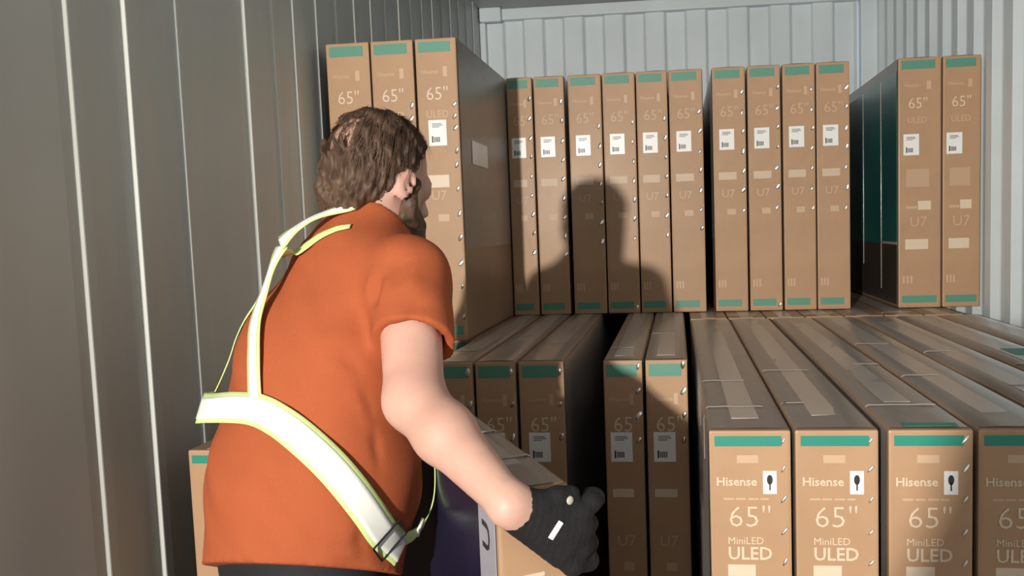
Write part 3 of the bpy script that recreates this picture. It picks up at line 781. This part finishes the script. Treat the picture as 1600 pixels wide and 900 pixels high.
ribbon(sp_pts, .020, .0065, .001, 'reflective_tape', M_silver, spine, taper=lambda t: 1-.35*math.exp(-((t-.72)/.14)**2), keep=1)
ls_pts = [(-.694, 1.318, 1.337), (-.672, 1.325, 1.360), (-.640, 1.345, 1.382), (-.598, 1.372, 1.396), (-.556, 1.395, 1.400)]
ls = ribbon(ls_pts, .034, .005, .002, 'harness_shoulder_strap', M_lime, taper=lambda t: 1.5-.9*min(1, t*2.2), keep=1)
ribbon(ls_pts, .022, .0063, .001, 'reflective_tape', M_silver, ls, taper=lambda t: 1.5-.9*min(1, t*2.2), keep=1)
rs_pts = [(-.694, 1.312, 1.322), (-.682, 1.342, 1.320), (-.648, 1.341, 1.340), (-.618, 1.341, 1.354), (-.578, 1.338, 1.364)]
rs_ = ribbon(rs_pts, .026, .004, .002, 'harness_shoulder_strap', M_lime, taper=lambda t: 1.0-.55*t, keep=1)
sd_pts = [(-.838, 1.330, 1.078), (-.812, 1.33, 1.130), (-.785, 1.335, 1.185), (-.752, 1.335, 1.240), (-.720, 1.325, 1.290), (-.698, 1.318, 1.325)]
sl = ribbon(sd_pts, .030, .004, .002, 'harness_side_strap', M_lime, keep=1)
fr_pts = [(-.487, 1.242, .846), (-.480, 1.285, .836), (-.468, 1.320, .850), (-.460, 1.345, .885), (-.458, 1.350, .935), (-.462, 1.345, .985), (-.470, 1.34, 1.05)]
fs_ = ribbon(fr_pts, .022, .008, .002, 'harness_front_strap', M_lime, keep=1)
l, n, i, d = BVH.find_nearest(Vector((-.493, 1.214, .858)))
n = Vector(n); t = (Vector((-.489, 1.234, .838))-Vector((-.507, 1.175, .917))).normalized()
def frame_at(o, p, x, z):
    z = Vector(z).normalized(); x = Vector(x); x = (x-z*x.dot(z)).normalized(); y = z.cross(x)
    o.matrix_local = Matrix.Translation(Vector(p)-PO) @ Matrix((x, y, z)).transposed().to_4x4()
bm = bmesh.new()
for xx in (-.021, .019): box_bm(xx-.0017, xx+.0017, -.029, .029, -.0015, .0015, .0008, 1, bm=bm)
for yy in (-.029, .029): box_bm(-.0225, .0205, yy-.0016, yy+.0016, -.0015, .0015, .0008, 1, bm=bm)
bk = link('buckle', bm_mesh(bm, 'buckle'), M_black, person); frame_at(bk, l+n*.0115, t, n)
bm = box_bm(-.012, .012, -.014, .014, -.003, .003, .002, 2)
l2, n2, i, d = BVH.find_nearest(Vector((-.474, 1.305, .842)))
cl = link('strap_clip', bm_mesh(bm, 'strap_clip', True), M_silver, person); frame_at(cl, Vector((-.474, 1.305, .842))+Vector(n2)*.006, (0, .6, .5), n2)
GB = BVHTree.FromPolygons([(v.co+PO)[:] for v in gr.data.vertices], [q.vertices[:] for q in gr.data.polygons])
def on_glove(p, x, bmx, name, m, lift):
    l, n, i, d = GB.find_nearest(Vector(p)); o = link(name, bm_mesh(bmx, name, True), m, gr)
    n = Vector(n); x = Vector(x); x = (x-n*x.dot(n)).normalized(); y = n.cross(x)
    o.matrix_local = Matrix.Translation(l+n*lift-PO) @ Matrix((x, y, n)).transposed().to_4x4()
on_glove(TAB, r2*.6+u2*.8, box_bm(-.0135, .0135, -.0042, .0042, -.0012, .0012, .001, 2), 'pull_tab', M_white, .001)
bm = bmesh.new(); bmesh.ops.create_uvsphere(bm, u_segments=12, v_segments=8, radius=.0062)
for v in bm.verts: v.co.z *= .4
on_glove(DOT, r2, bm, 'snap_button', M_pale, .001)

# ------------------------------------------------------------------ the second person, behind the viewpoint, whose shadow falls on the nearest row
PX = V(-.03, -.52, 0)
photographer = bpy.data.objects.new('person', None); COL.objects.link(photographer); photographer.location = PX
tag(photographer, 'second person in a dark jacket standing behind the viewpoint, casting the shadow at right', 'person')
def part2(name, me, m):
    me.transform(Matrix.Translation(-Vector(PX))); return link(name, me, m, photographer)
rx, fy = V(1, 0, 0), V(0, 1, 0)
Q = lambda x, y, z: PX+V(x, y, z)
g = Grid(Q(-.36, -.22, -.01), Q(.36, .52, 1.70), .0095)
g.slabcap(Q(0, 0, .82), Q(0, 0, 1.02), rx, (.155, .105), (.145, .1), 0); g.slabcap(Q(0, 0, 1.02), Q(0, 0, 1.24), rx, (.145, .1), (.16, .1), .04)
g.cone(Q(0, -.01, 1.27), Q(0, 0, 1.42), .075, .055, .05)
for s in (-1, 1):
    g.cone(Q(0, 0, 1.27), Q(.17*s, 0, 1.27), .062, .058, .04); g.cone(Q(.17*s, 0, 1.27), Q(.22*s, .12, 1.04), .052, .043, .03)
    g.cone(Q(.22*s, .12, 1.04), Q(.085*s, .33, 1.20), .042, .027, .02)
    g.slabcap(Q(.085*s, .33, 1.20), Q(.075*s, .385, 1.265), fy, (.03, .018), (.036, .017), .02)
    for k in range(4):
        z0 = 1.245+.017*k; g.cone(Q(.075*s, .385, z0+.015), Q(.080*s, .42, z0+.02), .010, .009, .006); g.cone(Q(.080*s, .42, z0+.02), Q(.062*s, .432, z0+.022), .009, .008, .006)
    g.cone(Q(.08*s, .36, 1.25), Q(.055*s, .375, 1.295), .013, .010, .01)
    g.cone(Q(.085*s, 0, .80), Q(.09*s, .03, .45), .082, .055, .04); g.cone(Q(.09*s, .03, .45), Q(.095*s, -.01, .08), .054, .038, .02)
    g.cone(Q(.095*s, -.04, .045), Q(.10*s, .13, .04), .036, .03, .02)
g.ell(Q(0, .01, 1.55), (rx, fy, up), (.076, .096, .105), 0); g.ell(Q(0, .04, 1.49), (rx, fy, up), (.058, .06, .065), .03); g.cone(Q(0, .10, 1.55), Q(0, .118, 1.52), .008, .013, .012)
for s in (-1, 1): g.ell(Q(.08*s, 0, 1.535), (rx, fy, up), (.01, .02, .032), .006)
part2('body', g.mesh('body'), M_skin)
g = Grid(Q(-.38, -.25, .70), Q(.38, .42, 1.48), .0095)
g.slabcap(Q(0, 0, .72), Q(0, 0, 1.02), rx, (.19, .14), (.185, .135), 0); g.slabcap(Q(0, 0, 1.02), Q(0, 0, 1.25), rx, (.185, .135), (.18, .125), .04); g.cone(Q(0, -.01, 1.27), Q(0, 0, 1.40), .09, .075, .05)
for s in (-1, 1):
    g.cone(Q(0, 0, 1.27), Q(.18*s, 0, 1.265), .075, .076, .04); g.cone(Q(.18*s, 0, 1.265), Q(.23*s, .12, 1.04), .074, .062, .03); g.cone(Q(.23*s, .12, 1.04), Q(.11*s, .30, 1.17), .060, .045, .02)
g.cut(Q(0, 0, .76), V(0, 0, -1)); g.cut(Q(0, 0, 1.40), V(0, -.2, 1))
part2('jacket', g.mesh('jacket'), M_trouser)
g = Grid(Q(-.22, -.2, .05), Q(.22, .2, .95), .011)
g.slabcap(Q(0, 0, .80), Q(0, 0, .9), rx, (.165, .115), (.16, .11), 0)
for s in (-1, 1): g.cone(Q(.085*s, 0, .80), Q(.09*s, .03, .45), .094, .070, .03); g.cone(Q(.09*s, .03, .45), Q(.095*s, -.01, .08), .07, .055, .03)
g.cut(Q(0, 0, .07), V(0, 0, -1))
part2('trousers', g.mesh('trousers'), M_black)
for s in (-1, 1):
    g = Grid(Q(.098*s-.08, -.12, -.01), Q(.098*s+.08, .2, .13), .008)
    g.cone(Q(.095*s, -.04, .05), Q(.10*s, .135, .045), .046, .040, 0); g.cone(Q(.095*s, -.01, .06), Q(.095*s, -.01, .10), .048, .045, .03); g.cut(V(0, 0, .003), V(0, 0, -1)); g.cut(V(0, 0, .105), V(0, 0, 1))
    part2('shoe', g.mesh('shoe'), M_shoe)
g = Grid(Q(-.11, -.12, 1.44), Q(.11, .14, 1.69), .007)
g.ell(Q(0, 0, 1.562), (rx, fy, up), (.087, .103, .107), 0); g.cut(Q(0, .055, 1.60), V(0, 1, -.5)); g.cut(Q(0, 0, 1.49), V(0, .2, -1))
part2('hair', g.mesh('hair'), M_hair)
ph = bpy.data.objects.new('mobile_phone', None); COL.objects.link(ph); ph.location = Q(0, .424, 1.262)
tag(ph, 'black mobile phone held sideways by the second person behind the viewpoint', 'phone')
link('phone_case', bm_mesh(box_bm(-.074, .074, -.0045, .0045, 0, .072, .004, 2), 'phone_case'), M_black, ph)
link('phone_screen', bm_mesh(box_bm(-.070, .070, -.0052, -.0044, .003, .069, .0003, 1), 'phone_screen'), M_ink, ph)
link('camera_lens', bm_mesh(box_bm(-.064, -.040, .0045, .0062, .044, .066, .002, 2), 'camera_lens'), M_ink, ph)
